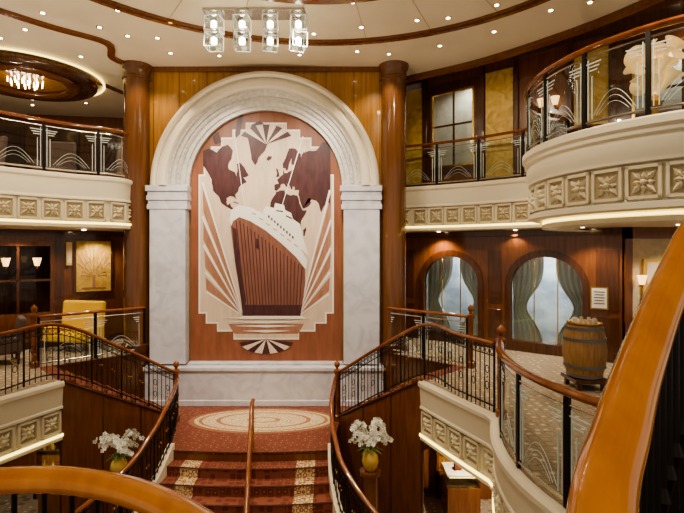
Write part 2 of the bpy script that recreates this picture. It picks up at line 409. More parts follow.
for mf in(idf,mir):
    zt=lambda p,z:(p[0],p[1],z)
    a,b,c,d=mf([A,B,C,D]); mp=mf([(1.63,8.95),(1.95,8.1),(2.3,7.25)])
    sl=catmull([zt(a,-1.25),zt(((a[0]+b[0])/2,(a[1]+b[1])/2),-.55),zt(b,.05),zt(mp[1],.05),zt(mp[2],.05)],10)
    rail_bars(sl,1.03)
    rail_glass([d,((c[0]+d[0])/2,(c[1]+d[1])/2),c],.0,1,'glass_railing',1.08)

def newel(x,y,z,h,r=.055):
    e=empty('newel_post')
    MB().lathe((x,y,z),[(r*1.5,0),(r*1.5,.12),(r,.15),(r,h*.45),(r*1.2,h*.5),(r,h*.55),(r,h-.12),(r*1.4,h-.08),(r*1.4,h-.02),(r*.8,h)],16).obj('post','rail',e,True)
    MB().lathe((x,y,z+h),[(r*.6,0),(r*.5,.03),(r*1.1,.07),(r*1.25,.11),(r*1.0,.15),(r*.3,.18),(.002,.2)],16).obj('finial','rail',e,True)
for mf in(idf,mir):
    for (x,y,z,h) in mf([(A[0]-.06,A[1]-.02,-1.3,1.15),(2.36,7.12,0,1.2),(C[0]+.05,C[1]-.05,0,1.15)]): newel(x,y,z,h)

# ------------------------------------------------------------------ stairs
lf_poly=[(-3.25,9.1),(-2.5,9.03),(-1.73,9.0),(-.95,9.03),(-.22,9.1),A,D,(1.3,12.05),(-5.1,12.05)]+mir([D,A])
e=empty('stair_landing')
MB().prism(lf_poly,LF,-1.34).obj('base_panelling','wood',e)
MB().prism(lf_poly,-1.34,-1.3).obj('carpet','redcarpet',e)
def ell(cx,cy,rx,ry,n=48): return [(cx+rx*math.cos(2*pi*k/n),cy+ry*math.sin(2*pi*k/n)) for k in range(n)]
MB().prism(ell(-1.75,10.72,1.66,.8),-1.3,-1.296).obj('medallion_border','medalrim',e)
MB().prism(ell(-1.75,10.72,1.54,.7),-1.297,-1.293).obj('medallion','medal',e)
for mf in(idf,mir):
    e=empty('side_staircase'); a=Vector(A); b=Vector(B); d=Vector(D); n=8; st=MB()
    for i in range(n):
        f0=i/n; z=-1.3+(i+1)*1.3/n
        p0=a.lerp(b,f0); p1=b; w=d-a
        poly=[p0,p1,p1+w,p0+w]
        st.prism(mf([(p.x,p.y) for p in poly]), (-1.3+i*1.3/n) , z-.001)
    st.obj('steps','redcarpet',e)
    nb=MB()
    for i in range(n):
        p=a.lerp(b,i/n); q=p+(d-a); z=-1.3+(i+1)*1.3/n
        pp=mf([(p.x,p.y,z),(q.x,q.y,z)]); nb.tube(pp,.012,n=6)
    nb.obj('nosings','brass',e)
    s=mf([(a.x,a.y),(b.x,b.y)])
    o=mf([(a.x-.04,a.y-.04),(b.x-.04,b.y-.04)])
    v=[(s[0][0],s[0][1],LF),(s[1][0],s[1][1],LF),(s[1][0],s[1][1],.06),(s[0][0],s[0][1],-1.2),
       (o[0][0],o[0][1],LF),(o[1][0],o[1][1],LF),(o[1][0],o[1][1],.06),(o[0][0],o[0][1],-1.2)]
    MB().add(v,[(0,1,2,3),(4,5,6,7),(0,1,5,4),(1,2,6,5),(2,3,7,6),(3,0,4,7)]).obj('side_panelling','wood',e)
    mb=MB(); aa=Vector((o[0][0],o[0][1],0)); bb2=Vector((o[1][0],o[1][1],0))
    for f in(0.0,.333,.666,1):
        p=aa.lerp(bb2,f); mb.cyl((p.x,p.y,LF),(p.x,p.y,-1.2+1.22*f),.018,6)
    mb.tube([(o[0][0],o[0][1],-1.2),(o[1][0],o[1][1],.04)],.03,n=8)
    mb.obj('panel_trim','wooddk',e)

# lower flared stairs
AXS=-1.73
hwt=[(9.1,1.47),(8.6,1.50),(8.0,1.62),(7.5,1.88),(7.0,2.3),(6.5,2.8),(6.0,3.2),(5.4,3.5),(4.6,3.7)]
def hw(y):
    for i in range(len(hwt)-1):
        if hwt[i+1][0]<=y<=hwt[i][0]:
            f=(hwt[i][0]-y)/(hwt[i][0]-hwt[i+1][0]); return hwt[i][1]*(1-f)+hwt[i+1][1]*f
    return hwt[0][1] if y>9 else hwt[-1][1]
e=empty('grand_staircase'); st=MB(); ns=MB()
run=.30; rise=.17
for i in range(14):
    y0=9.1-run*i; y1=y0-run; z=-1.3-rise*(i+1); w=hw(y1)
    if z<LF+.02: break
    front=[(AXS+w*k/10,y1-.12*(1-(k/10)**2)) for k in range(-10,11)]
    back=[(AXS+hw(y0)*1.0,y0+.02),(AXS-hw(y0)*1.0,y0+.02)]
    st.prism(front+back,LF,z)
    ns.tube([(p[0],p[1],z+.0) for p in front],.014,n=6)
st.obj('steps','stair',e); 
ns.tube([(AXS+1.47*k/10,9.1-.1*(1-(k/10)**2)+.0,-1.302) for k in range(-10,11)],.014,n=6)
ns.obj('nosings','wooddk',e)
for sg in(-1,1):
    path=[]
    for k in range(45):
        y=9.15-k*.1; s=max(0,(9.1-y)/run); path.append((AXS+sg*(hw(y)+.05),y,-1.3-rise*s))
    str_=MB(); vs=[]; fs=[]
    P=[Vector(p) for p in path]
    for i,p in enumerate(P):
        t=(P[min(i+1,len(P)-1)]-P[max(i-1,0)]); t.z=0; t.normalize(); nn=Vector((t.y,-t.x,0))*.06
        for o,z in((-1,.12),(1,.12),(1,-.4),(-1,-.4)): vs.append(p+nn*o+Vector((0,0,z)))
    m=len(P)
    for i in range(m-1):
        for k in range(4): fs.append((i*4+k,i*4+(k+1)%4,(i+1)*4+(k+1)%4,(i+1)*4+k))
    fs+=[(0,1,2,3),((m-1)*4,(m-1)*4+1,(m-1)*4+2,(m-1)*4+3)]
    str_.add(vs,fs).obj('stringer','cream',e,True)
    sk=MB(); vs=[]; 
    for p in P: vs+= [(p.x,p.y,p.z-.38),(p.x,p.y,LF)]
    sk.add(vs,[(2*i,2*i+1,2*i+3,2*i+2) for i in range(m-1) if P[i+1].z-.38>LF]).obj('side_skirt','wood',e)
    n0=(A[0]-.1,A[1]-.05) if sg>0 else (2*AX-A[0]+.1,A[1]-.05)
    rp=[(n0[0],n0[1],-1.25),((n0[0]+path[0][0])/2,(n0[1]+9.2)/2,-1.24),(path[2][0],9.1,-1.24)]+[(p[0],p[1],p[2]+.1) for p in path[3::3] if p[2]>LF+.1]
    rail_bars(catmull(rp,5),.9,step=.13)
cr=[(-1.70,9.2,-1.3)]+[(-1.70+.07*k,9.05-.5*k,-1.36-rise*(.5*k/run)) for k in range(0,8)]
er=empty('centre_handrail')
MB().tube([(p[0],p[1],p[2]+.93) for p in catmull(cr,5)],.04,.034,12).obj('handrail','rail',er,True)
mb=MB()
for p in cr[0::1]: mb.cyl((p[0],p[1],p[2]-.06),(p[0],p[1],p[2]+.92),.017,8)
mb.tube([(p[0],p[1],p[2]+.5) for p in cr],.01,n=6)
mb.obj('posts','brass',er)

# ------------------------------------------------------------------ back wall, arch and mural
e=empty('wall_back')
MB().bb(-5.2,1.3,12.1,12.4,LF,7.2).obj('wall_panel','woodgold',e)
mb=MB()
for x in(-4.75,-4.1,-3.4,-2.6,-1.9,-1.2,-.4,.3,.95): mb.bb(x-.008,x+.008,12.085,12.11,4.1,7.1)
mb.bb(-5.2,1.3,12.03,12.12,6.98,7.12)
mb.obj('panel_joints','wood',e)
e=empty('mural_arch_surround')
CZ=4.08
prof=[(2.82,12.1),(2.82,11.80),(2.78,11.73),(2.72,11.70),(2.66,11.73),(2.65,11.78),(2.60,11.78),(2.58,11.70),(2.53,11.67),(2.42,11.67),(2.38,11.71),(2.36,11.76)]
prof2=[(2.36,11.76),(2.31,11.76),(2.29,11.80),(2.21,11.80),(2.19,11.84),(2.11,11.84),(2.09,11.88),(2.00,11.88),(1.98,11.93),(1.90,11.93),(1.90,12.1)]
def archsweep(pf,name,mat,n=72):
    vs=[];m=len(pf)
    for k in range(n+1):
        a=pi*k/n
        for r,y in pf: vs.append((AX+r*math.cos(a),y,CZ+r*math.sin(a)))
    fs=[(k*m+i,k*m+i+1,(k+1)*m+i+1,(k+1)*m+i) for k in range(n) for i in range(m-1)]
    MB().add(vs,fs).obj(name,mat,e,True)
archsweep(prof,'outer_moulding','archcream'); archsweep(prof2,'inner_moulding','silver')
mb=MB()
for k in range(61):
    a=pi*(k+.0)/60
    for r,w,y in((2.33,.05,11.745),(2.15,.05,11.825)):
        m=Matrix.Translation((AX+r*math.cos(a),y,CZ+r*math.sin(a)))@Matrix.Rotation(-a,4,'Y')
        mb.boxm(m,w,.03,.07)
mb.obj('bead_course','silver',e)
for x0,x1 in((-4.76,-3.8),(0,.96)):
    MB().bb(x0+.04,x1-.04,11.76,12.1,-.3,3.6).obj('pilaster_shaft','marble',e,bevel=.015)
    mb=MB()
    for i,(z0,z1,o) in enumerate(((3.5,3.62,.02),(3.62,3.72,.0),(3.72,3.84,.03),(3.84,3.94,.01),(3.94,4.08,.05))): mb.bb(x0-o,x1+min(o,.02),11.76-o,12.1,z0,z1)
    mb.obj('capital','marble',e,bevel=.012)
MB().bb(-4.80,1.0,11.64,12.1,-1.3,-.42).obj('plinth','marble',e)
MB().bb(-4.82,1.02,11.60,12.1,-.44,-.34).bb(-4.80,1.0,11.62,12.1,-1.3,-1.14).bb(-3.82,.02,11.84,12.1,-.34,-.28).obj('plinth_cap','marble',e,bevel=.02)

e=empty('ocean_liner_mural')
U=.025
def uv(pts,cx=266,cy=250): return [(AX+(x-cx)*U,2.5+(cy-y)*U) for x,y in pts]
r0=76*U-.01
arcp=[(AX+r0*math.cos(pi*k/40),CZ+r0*math.sin(pi*k/40)) for k in range(41)]
MB().xz([(AX-r0,-.29),(AX+r0,-.29)]+arcp,12.09,.05).obj('frame_veneer','v_frame',e)
Y0=12.04
half=[(0,124),(20,124),(20,131),(33,131),(33,139),(44,139),(44,148),(54,148),(54,160),(61,160),(61,176),(66,176),(66,312),(59,312),(59,322),(48,322),(48,330),(32,330),(32,338),(0,338)]
outl=[(266+x,y) for x,y in half]+[(266-x,y) for x,y in half[::-1][1:-1]]
big=[(266+x*1.028,y+(-1.8 if y<200 else 1.8)) for x,y in half]+[(266-x*1.028,y+(-1.8 if y<200 else 1.8)) for x,y in half[::-1][1:-1]]
MB().xz(uv(big),Y0,.004).obj('border_veneer','v_white',e)
MB().xz(uv(outl),Y0-.004,.004).obj('sky_veneer','v_tan',e)
mb=MB(); Yl=Y0-.008
# world map, Atlantic centred (longitude, latitude), Mercator
land=[[(-140,69),(-128,70),(-115,68),(-105,71),(-95,72),(-85,69),(-88,64),(-94,60),(-92,57),(-82,55),(-79,51),(-77,56),(-78,61),(-72,62),(-65,59),(-60,55),(-56,52),(-66,50),(-60,46),(-66,44),(-70,43),(-74,40),(-76,35),(-81,31),(-80,26),(-83,29),(-90,30),(-97,27),(-97,22),(-95,18),(-90,21),(-88,16),(-83,14),(-82,9),(-78,8),(-85,11),(-95,15),(-105,20),(-109,26),(-113,31),(-117,33),(-122,37),(-124,44),(-124,48),(-132,55),(-140,60)],
[(-78,8),(-72,12),(-62,10),(-52,5),(-49,0),(-40,-3),(-35,-7),(-39,-15),(-42,-23),(-48,-27),(-54,-34),(-58,-38),(-65,-42),(-66,-48),(-69,-53),(-74,-50),(-73,-40),(-71,-28),(-71,-18),(-77,-12),(-81,-5),(-79,2)],
[(-60,76),(-50,79),(-35,80),(-22,78),(-20,73),(-26,69),(-38,65),(-44,60),(-51,64),(-54,70)],
[(-9,43),(-9,38),(-5,36),(0,39),(3,43),(8,44),(11,42),(16,39),(18,40),(13,45),(19,42),(22,38),(24,37),(24,41),(28,41),(28,37),(36,37),(35,32),(38,24),(43,14),(45,13),(53,16),(59,22),(56,26),(50,28),(57,26),(62,25),(68,24),(73,19),(77,8),(80,13),(86,20),(92,22),(94,17),(94,72),(80,73),(68,69),(55,69),(44,68),(40,65),(40,67),(30,70),(18,70),(12,65),(6,61),(7,58),(11,58),(13,56),(16,57),(18,61),(23,65),(22,61),(29,60),(22,56),(14,54),(9,54),(8,57),(7,53),(2,51),(-4,48),(-1,44)],
[(-6,35),(2,37),(10,37),(11,33),(20,31),(25,32),(33,31),(37,21),(43,11),(51,12),(46,3),(40,-5),(40,-15),(35,-20),(33,-27),(27,-34),(18,-34),(14,-22),(12,-15),(13,-6),(9,0),(9,4),(4,6),(-8,5),(-14,10),(-17,15),(-16,22),(-10,30)],
[(-6,50),(1,51),(0,54),(-2,57),(-6,58),(-4,54)],[(-24,64),(-20,66),(-14,66),(-15,64),(-20,63)],[(44,-25),(47,-25),(50,-16),(49,-12),(44,-17)],[(-85,22),(-75,20),(-75,21),(-83,23)],[(-83,74),(-78,80),(-66,82),(-72,76)],[(-118,72),(-106,73),(-112,77),(-122,75)]]
for c in land:
    pp=[]
    for lo,la in c:
        mc=math.degrees(math.log(math.tan(pi/4+math.radians(la)/2)))
        pp.append((266+(lo+24)*.545, 218-mc*.70))
    mm=[]
    for i,p in enumerate(pp):
        q=pp[(i+1)%len(pp)]; mm.append(p); mm.append(((p[0]+q[0])/2+random.uniform(-.5,.5),(p[1]+q[1])/2+random.uniform(-.5,.5)))
    mb.xz(uv(mm),Yl,.003)
mb.obj('world_map_continents','v_dark',e)
mb=MB(); md=MB()
for k in range(9):
    a0=math.radians(25+k*130/9); a1=math.radians(25+(k+1)*130/9)
    P=[(266,144),(266+31*math.cos(a1)*.9,144-20*math.sin(a1)),(266+31*math.cos(a0)*.9,144-20*math.sin(a0))]
    (md if k%2==0 else mb).xz(uv(P),Yl-.005,.003)
    a0=math.radians(15+k*150/9); a1=math.radians(15+(k+1)*150/9)
    P=[(266,339),(266+28*math.cos(a1),339+15*math.sin(a1)),(266+28*math.cos(a0),339+15*math.sin(a0))]
    (md if k%2==0 else mb).xz(uv(P),Yl-.005,.003)
mb.obj('fan_pale','v_pale',e); md.obj('fan_dark','v_dark',e)
# searchlight rays
mb=MB(); mt=MB()
def ray(x0,y0,x1,y1,w0,w1,m):
    d=Vector((x1-x0,y1-y0)).normalized(); n=Vector((-d.y,d.x))
    m.xz(uv([(x0+n.x*w0,y0+n.y*w0),(x1+n.x*w1,y1+n.y*w1),(x1-n.x*w1,y1-n.y*w1),(x0-n.x*w0,y0-n.y*w0)]),Yl-.006,.003)
for (x1,y1) in((202,182),(202,216),(203,245),(205,272),(206,292)): ray(243,316,x1,y1,.35,1.1,mb)
for (x1,y1) in((330,190),(331,220),(331,248),(330,272),(329,294)): ray(298,316,x1,y1,.35,1.1,mb)
ray(247,225,234,132,.2,.6,mb); ray(276,225,303,136,.2,.6,mb)
mb.obj('searchlight_rays','v_white',e)
for a,b in (((202,186),(203,212)),((203,220),(203,240)),((204,250),(205,268)),((205,277),(206,290))): mt.xz(uv([(243,316),a,b]),Yl-.001,.0005)
for a,b in (((331,194),(331,216)),((331,224),(331,244)),((331,252),(330,268)),((330,277),(329,291))): mt.xz(uv([(299,316),a,b]),Yl-.001,.0005)
mt.xz(uv([(228,324),(304,324),(298,334),(234,334)]),Yl-.001,.002)
mt.obj('shaded_rays','v_mid',e)
hull=[(230,222),(233,214),(240,212),(252,217),(268,228),(284,242),(297,256),(305,266),(305,285),(303,300),(300,317),(243,317),(241,300),(237,275),(233,248)]
MB().xz(uv(hull),Yl-.010,.006).obj('hull_veneer','v_hull',e)
mb=MB()
for k in range(19):
    f=k/18; xt=236+f*66; xb=245+f*54
    yt=216+max(0,(xt-240))*.74+5
    mb.xz(uv([(xt-.4,yt),(xt+.6,yt),(xb+.5,310),(xb-.3,310)]),Yl-.017,.002)
mb.xz(uv([(242,305),(302,305),(300,317),(243,317)]),Yl-.0165,.002)
mb.xz(uv([(232,226),(236,230),(240,262),(246,300),(243,317),(241,300),(235,262)]),Yl-.0175,.002)
mb.obj('hull_plating_lines','v_dark',e)
mb=MB()
mb.xz(uv([(229,220),(231,210),(238,205),(250,207),(266,215),(284,229),(299,246),(307,260),(306,270),(296,257),(281,243),(265,230),(250,221),(239,217),(233,221),(231,226)]),Yl-.018,.004)
mb.xz(uv([(262,212),(266,206),(274,208),(275,203),(284,205),(285,210),(291,213),(293,219),(300,224),(303,238),(309,256),(300,248),(286,232)]),Yl-.014,.004)
for y in(318,322,326,331): mb.xz(uv([(222+(y-318)*1.5,y),(266,y-1),(310-(y-318)*1.5,y),(266,y+1.6)]),Yl-.012,.004)
mb.xz(uv([(242,316),(302,316),(306,319),(238,319)]),Yl-.019,.002)
mb.obj('white_superstructure','v_white',e)
mb=MB()
for k in range(9): mb.xz(uv([(268+k*3,215+k*2.6),(269.6+k*3,215.5+k*2.6),(269.6+k*3,218.2+k*2.6),(268+k*3,217.6+k*2.6)]),Yl-.022,.002)
for k in range(7): mb.xz(uv([(252+k*7,212.5+k*5.2),(256+k*7,214.2+k*5.4),(256+k*7,214.9+k*5.4),(252+k*7,213.2+k*5.2)]),Yl-.022,.002)
mb.xz(uv([(276,210),(283,211),(283,212.2),(276,211.2)]),Yl-.018,.002); mb.xz(uv([(286,215),(292,218),(292,219.4),(286,216.4)]),Yl-.018,.002)
mb.xz(uv([(234,228),(236,229),(237,236),(235,235)]),Yl-.018,.003); mb.xz(uv([(256,238),(259,240),(259,250),(256,248)]),Yl-.018,.003)
mb.obj('porthole_lines','v_dark',e)

# columns
for x in(-5.13,1.29):
    e=empty('column')
    MB().lathe((x,12.0,LF),[(.38,0),(.38,.2),(.31,.25),(.31,7.1-LF-.5),(.31,7.1-LF)],40).obj('shaft','colwood',e,True)
    MB().lathe((x,12.0,6.72),[(.31,0),(.34,.02),(.34,.06),(.32,.08),(.32,.2),(.35,.26),(.38,.32),(.38,.38)],40).obj('capital','colwood',e,True)
    MB().lathe((x,12.0,0.0),[(.312,0),(.36,.0),(.36,.16),(.32,.2)],40).obj('base_ring','wooddk',e,True)

# ------------------------------------------------------------------ right side walls
P0=(1.0,14.6); P1=(P0[0]+.793*6.56,P0[1]-.61*6.56)
def atw(s,off=0): 
    n=Vector((-.61,-.793)); return (P0[0]+.793*s+n.x*off,P0[1]-.61*s+n.y*off)
xf=wallxf(P0,P1)
win=[(1.7,3.3),(4.12,5.78)]
inner=[archpoly(a,b,.25,1.62,2.34) for a,b in win]
panel2d('wall_right_mid',rect(0,6.56,0,3.02),inner,'wood',xf,.16)
for i,(a,b) in enumerate(win):
    e=empty('window_%d'%(i+1))
    outer=archpoly(a-.13,b+.13,.13,1.62,2.5,20); inn=archpoly(a+.01,b-.01,.25,1.62,2.33,20)
    panel2d('casing',outer,[inn],'wooddk',wallxf(P0,P1,.1),.06,e)
    panel2d('glazing',archpoly(a,b,.25,1.62,2.34),[],'dglass',wallxf(P0,P1,0),.008,e)
    c=(a+b)/2
    for o in(-.27,.27): panel2d('mullion',rect(c+o-.01,c+o+.01,.25,2.28),[],'brass',wallxf(P0,P1,.02),.03,e)
    for sd in(-1,1):
        cu=MB(); vs=[];nu=30;nz=14
        for iz in range(nz+1):
            z=.15+2.25*iz/nz; f=iz/nz
            wdt=.74-.40*math.exp(-((f-.42)/.2)**2)
            for iu in range(nu+1):
                u=iu/nu; s=(a-.05+u*wdt) if sd<0 else (b+.05-u*wdt)
                o=-.3+.035*math.sin(u*34+f*2); q=atw(s,o); vs.append((q[0],q[1],z))
        fs=[(j*(nu+1)+k,j*(nu+1)+k+1,(j+1)*(nu+1)+k+1,(j+1)*(nu+1)+k) for j in range(nz) for k in range(nu)]
        cu.add(vs,fs).obj('curtain','curtain',e,True)
q0=atw(-.5,-1.7);q1=atw(8,-1.7)
panel2d('wall_window_room',rect(0,8.5,0,3.0),[],'bg_room',wallxf(q0,q1),.05)
mb=MB()
for a,b in((.15,1.4),(3.55,3.9),(6.05,6.5)):
    for z0,z1 in((.25,1.0),(1.15,2.5)):
        m=wallxf(P0,P1,.09)@Matrix.Translation(((a+b)/2,(z0+z1)/2,0)); 
        mb.boxm(m,b-a,z1-z0,.03)
mb.boxm(wallxf(P0,P1,.1)@Matrix.Translation((3.28,.09,0)),6.56,.18,.05)
mb.boxm(wallxf(P0,P1,.1)@Matrix.Translation((3.28,2.92,0)),6.56,.16,.08)
mb.obj('trim_1','wooddk',None,bevel=.01)
e=empty('framed_notice')
MB().boxm(wallxf(P0,P1,.12)@Matrix.Translation((6.12,1.42,0)),.36,.5,.03).obj('frame','brass',e)
MB().boxm(wallxf(P0,P1,.137)@Matrix.Translation((6.12,1.42,0)),.30,.44,.012).obj('paper','white',e)
mb=MB()
for k in range(5): mb.boxm(wallxf(P0,P1,.145)@Matrix.Translation((6.12,1.56-.065*k,0)),.22-.03*(k%2),.022,.006)
mb.obj('print','dkcloth',e)
MB().bb(6.2,15,10.6,10.75,0,3.02).obj('wall_lobby','paper')
mb=MB(); mb.bb(6.2,6.36,10.5,10.6,0,3.0).bb(7.35,7.55,10.5,10.6,0,3.0).bb(6.2,15,10.52,10.6,0,.9).bb(6.2,15,10.5,10.6,2.75,3.0); mb.obj('trim_2','wood')
e=empty('framed_picture')
MB().bb(6.62,7.16,10.52,10.59,1.15,2.3).obj('frame','gold',e); MB().bb(6.68,7.1,10.5,10.53,1.22,2.23).obj('canvas','v_pale',e)
def sconce(x,y,z,nx,ny):
    e=empty('wall_sconce')
    MB().lathe((x+nx*.1,y+ny*.1,z),[(.05,0),(.09,.16),(.1,.2)],14).obj('shade','warm',e,True)
    MB().cyl((x,y,z-.05),(x+nx*.1,y+ny*.1,z-.02),.015).lathe((x+nx*.1,y+ny*.1,z-.08),[(.01,0),(.03,.04),(.05,.08)],12).obj('bracket','brass',e)
sconce(6.5,10.5,1.75,0,-1); sconce(7.27,10.5,1.75,0,-1)

# upper right wall
panel2d('wall_right_upper',rect(0,11,4.18,7.75),[rect(1.9,3.25,4.7,6.85),rect(6.7,8.6,4.7,6.9)],'wood',xf,.16)
for wn,(a,b,z0,z1) in ((3,(1.9,3.25,4.7,6.85)),(4,(6.7,8.6,4.7,6.9))):
    e=empty('window_%d'%wn)
    panel2d('casing',rect(a-.12,b+.12,z0-.15,z1+.15),[rect(a+.05,b-.05,z0+.05,z1-.05)],'wooddk',wallxf(P0,P1,.1),.07,e)
    panel2d('glazing',rect(a,b,z0,z1),[],'dglass',wallxf(P0,P1,0),.01,e)
    panel2d('gilt_bead',rect(a+.05,b-.05,z0+.05,z1-.05),[rect(a+.1,b-.1,z0+.1,z1-.1)],'brass',wallxf(P0,P1,.1),.09,e)
    panel2d('transom',rect(a+.1,b-.1,(z0+z1)/2+.1,(z0+z1)/2+.15),[],'wooddk',wallxf(P0,P1,.02),.03,e)
    panel2d('mullion',rect((a+b)/2-.025,(a+b)/2+.025,z0+.1,z1-.1),[],'wooddk',wallxf(P0,P1,.02),.03,e)
q0=atw(-.5,-1.5);q1=atw(9.5,-1.5)
panel2d('wall_upper_room',rect(0,10,4.18,7.7),[],'paper',wallxf(q0,q1),.05)
mb=MB()
for a,b in((.95,1.66),(3.5,4.2),(5.6,6.3)): mb.boxm(wallxf(P0,P1,.1)@Matrix.Translation(((a+b)/2,5.7,0)),b-a,2.7,.05)
mb.obj('trim_3','ymarble')
mb=MB()
for a in(.85,1.76,3.42,4.28,5.5,6.4): mb.boxm(wallxf(P0,P1,.12)@Matrix.Translation((a,5.9,0)),.10,3.5,.1)
mb.boxm(wallxf(P0,P1,.14)@Matrix.Translation((5,7.4,0)),10,.25,.12)
mb.obj('trim_4','wooddk')
q=atw(4.9,.1); sconce(q[0],q[1],5.9,-.61,-.793); q=atw(5.2,.1); sconce(q[0],q[1],5.9,-.61,-.793)

# ------------------------------------------------------------------ left side
L0=(2*AX-P0[0],P0[1]); L1=(L0[0]-.793*8,L0[1]-.61*8)
xl=wallxf(L1,L0)
def atl(s,off=0): 
    n=Vector((.61,-.793)); return (L0[0]-.793*s+n.x*off,L0[1]-.61*s+n.y*off)
panel2d('wall_left_mid',rect(0,8,0,3.02),[rect(8-4.9,8-3.5,.9,2.6)],'wood',xl,.16)
panel2d('wall_left_room',rect(0,8,0,3.0),[],'wooddk',wallxf((L1[0]-1,L1[1]+1.5),(L0[0]-1,L0[1]+1.5)),.05)
def lboxes(name,mat,items,parent=None):
    mb=MB()
    for s0,s1,z0,z1,off,th in items: mb.boxm(wallxf(L1,L0,off)@Matrix.Translation((8-(s0+s1)/2,(z0+z1)/2,0)),s1-s0,z1-z0,th)
    return mb.obj(name,mat,parent)
lboxes('trim_5','wooddk',[(0,8,0,.18,.1,.05),(0,8,2.86,3.0,.1,.08),(.2,1.7,.3,2.6,.09,.03),(3.2,3.4,0,3,.11,.06),(5.0,5.2,0,3,.11,.06),(3.5,4.9,1.7,1.76,.05,.05),(4.17,4.23,.9,2.6,.05,.05)])
e=empty('peacock_artwork')
lboxes('frame','wooddk',[(2.02,2.98,1.33,2.80,.11,.05)],e); lboxes('ground','ymarble',[(2.08,2.92,1.39,2.74,.14,.01)],e)
mb=MB(); m=wallxf(L1,L0,.147)
for ring_i,(ra,rb_,nn) in enumerate(((.10,.30,9),(.33,.52,15),(.55,.72,21))):
    for k in range(nn):
        a=math.radians(8+k*164/(nn-1)); ex=.38/max(.38,abs(math.cos(a))*rb_) if abs(math.cos(a))*rb_>.38 else 1
        if ex<.9: continue
        c=m@Matrix.Translation((8-2.5,1.78,0))@Matrix.Rotation(a,4,'Z')@Matrix.Translation(((ra+rb_)/2,0,0))
        mb.boxm(c,(rb_-ra),.018,.008)
        mb.lathe(m@Vector((8-2.5+rb_*math.cos(a),1.78+rb_*math.sin(a),.0)),[(.022,-.004),(.022,.008)],8,m.to_3x3().to_4x4())
mb.boxm(m@Matrix.Translation((8-2.5,1.66,0)),.07,.34,.012); mb.boxm(m@Matrix.Translation((8-2.5,1.48,0)),.6,.04,.012)
mb.obj('peacock_fan','v_mid',e)
e=empty('small_framed_picture')
lboxes('frame','gold',[(3.02,3.16,2.1,2.7,.13,.04)],e); lboxes('picture','v_pale',[(3.04,3.14,2.15,2.65,.152,.01)],e)
q=atl(3.8,.1); sconce(q[0],q[1],2.1,.4,-.6); q=atl(4.45,.1); sconce(q[0],q[1],2.1,.4,-.6)
panel2d('wall_left_upper',rect(0,14,4.18,7.12),[],'wood',wallxf((-16,15.5),(-4,17.3)),.1)
mb=MB(); mw=wallxf((-16,15.5),(-4,17.3),.1)
for k in range(7): mb.boxm(mw@Matrix.Translation((1.5+k*1.7,5.7,0)),.9,1.9,.04)
mb.obj('trim_6','wooddk')
def chair(x,y,z,rz,mat,name='armchair',w=.75,bh=.95):
    e=empty(name); R=Matrix.Translation((x,y,z))@Matrix.Rotation(rz,4,'Z')
    s=MB(); s.boxm(R@Matrix.Translation((0,0,.34)),w,.7,.18)
    s.boxm(R@Matrix.Translation((0,.32,.25+bh/2-.1))@Matrix.Rotation(-.12,4,'X'),w,.14,bh-.2)
    for sg in(-1,1): s.boxm(R@Matrix.Translation((sg*(w/2-.03),0,.42)),.12,.66,.36)
    s.obj('upholstery',mat,e,bevel=.05)
    l=MB()
    for a in(-1,1):
        for b in(-1,1):
            p=R@Vector((a*(w/2-.06),b*.28,0)); q=R@Vector((a*(w/2-.06),b*.28,.27)); l.cyl(p,q,.018,8,.028)
    l.obj('legs','wooddk',e)
def table(x,y,z,r=.35,h=.65):
    e=empty('side_table')
    MB().lathe((x,y,z),[(.22,0),(.22,.03),(.04,.06),(.035,h-.06),(.08,h-.03),(r,h-.03),(r,h)],24).obj('table','wood',e,True)
chair(-6.7,12.0,0,-.2,'yellow','settee',1.2,1.15)
chair(-7.5,10.6,0,-.9,'dkcloth'); table(-8.3,11.0,0)
chair(-7.4,12.4,4.18,.3,'dkcloth','armchair',.8,1.15); chair(-9.0,12.0,4.18,-.6,'dkcloth','armchair',.8,1.15); chair(-6.2,13.4,4.18,-.3,'dkcloth','armchair',.8,1.15); table(-8.3,13.4,4.18)
chair(5.9,8.9,4.18,-.5,'dkcloth'); table(4.75,9.2,4.18)

# ------------------------------------------------------------------ barrel
e=empty('wooden_barrel'); bx,by=4.42,8.75
MB().lathe((bx,by,.22),[(.29,0),(.34,.18),(.37,.42),(.37,.5),(.34,.75),(.29,.93),(.27,.93),(.27,.90)],32).obj('staves','barrel',e,True)
mb=MB()
for z,r in((.03,.305),(.2,.352),(.68,.36),(.87,.315)): mb.lathe((bx,by,.22+z-.03),[(r-.02,0),(r+.004,0),(r-.0,.055),(r-.02,.055)],32)
mb.obj('hoops','hoop',e,True)
MB().box(bx,by,.17,.6,.6,.07).box(bx-.22,by-.22,.07,.07,.07,.14).box(bx+.22,by-.22,.07,.07,.07,.14).box(bx-.22,by+.22,.07,.07,.07,.14).box(bx+.22,by+.22,.07,.07,.07,.14).obj('stand','wooddk',e)
e2=empty('drinks_tray')
MB().lathe((bx,by,1.152),[(.27,0),(.30,.02),(.30,.04),(.28,.03)],24).obj('tray','brass',e2)
mb=MB()
for k in range(9):
    a=k*.7; mb.lathe((bx+.18*math.cos(a),by+.18*math.sin(a),1.18),[(.028,0),(.032,.07),(.026,.08)],10)
mb.obj('glasses','white',e2)

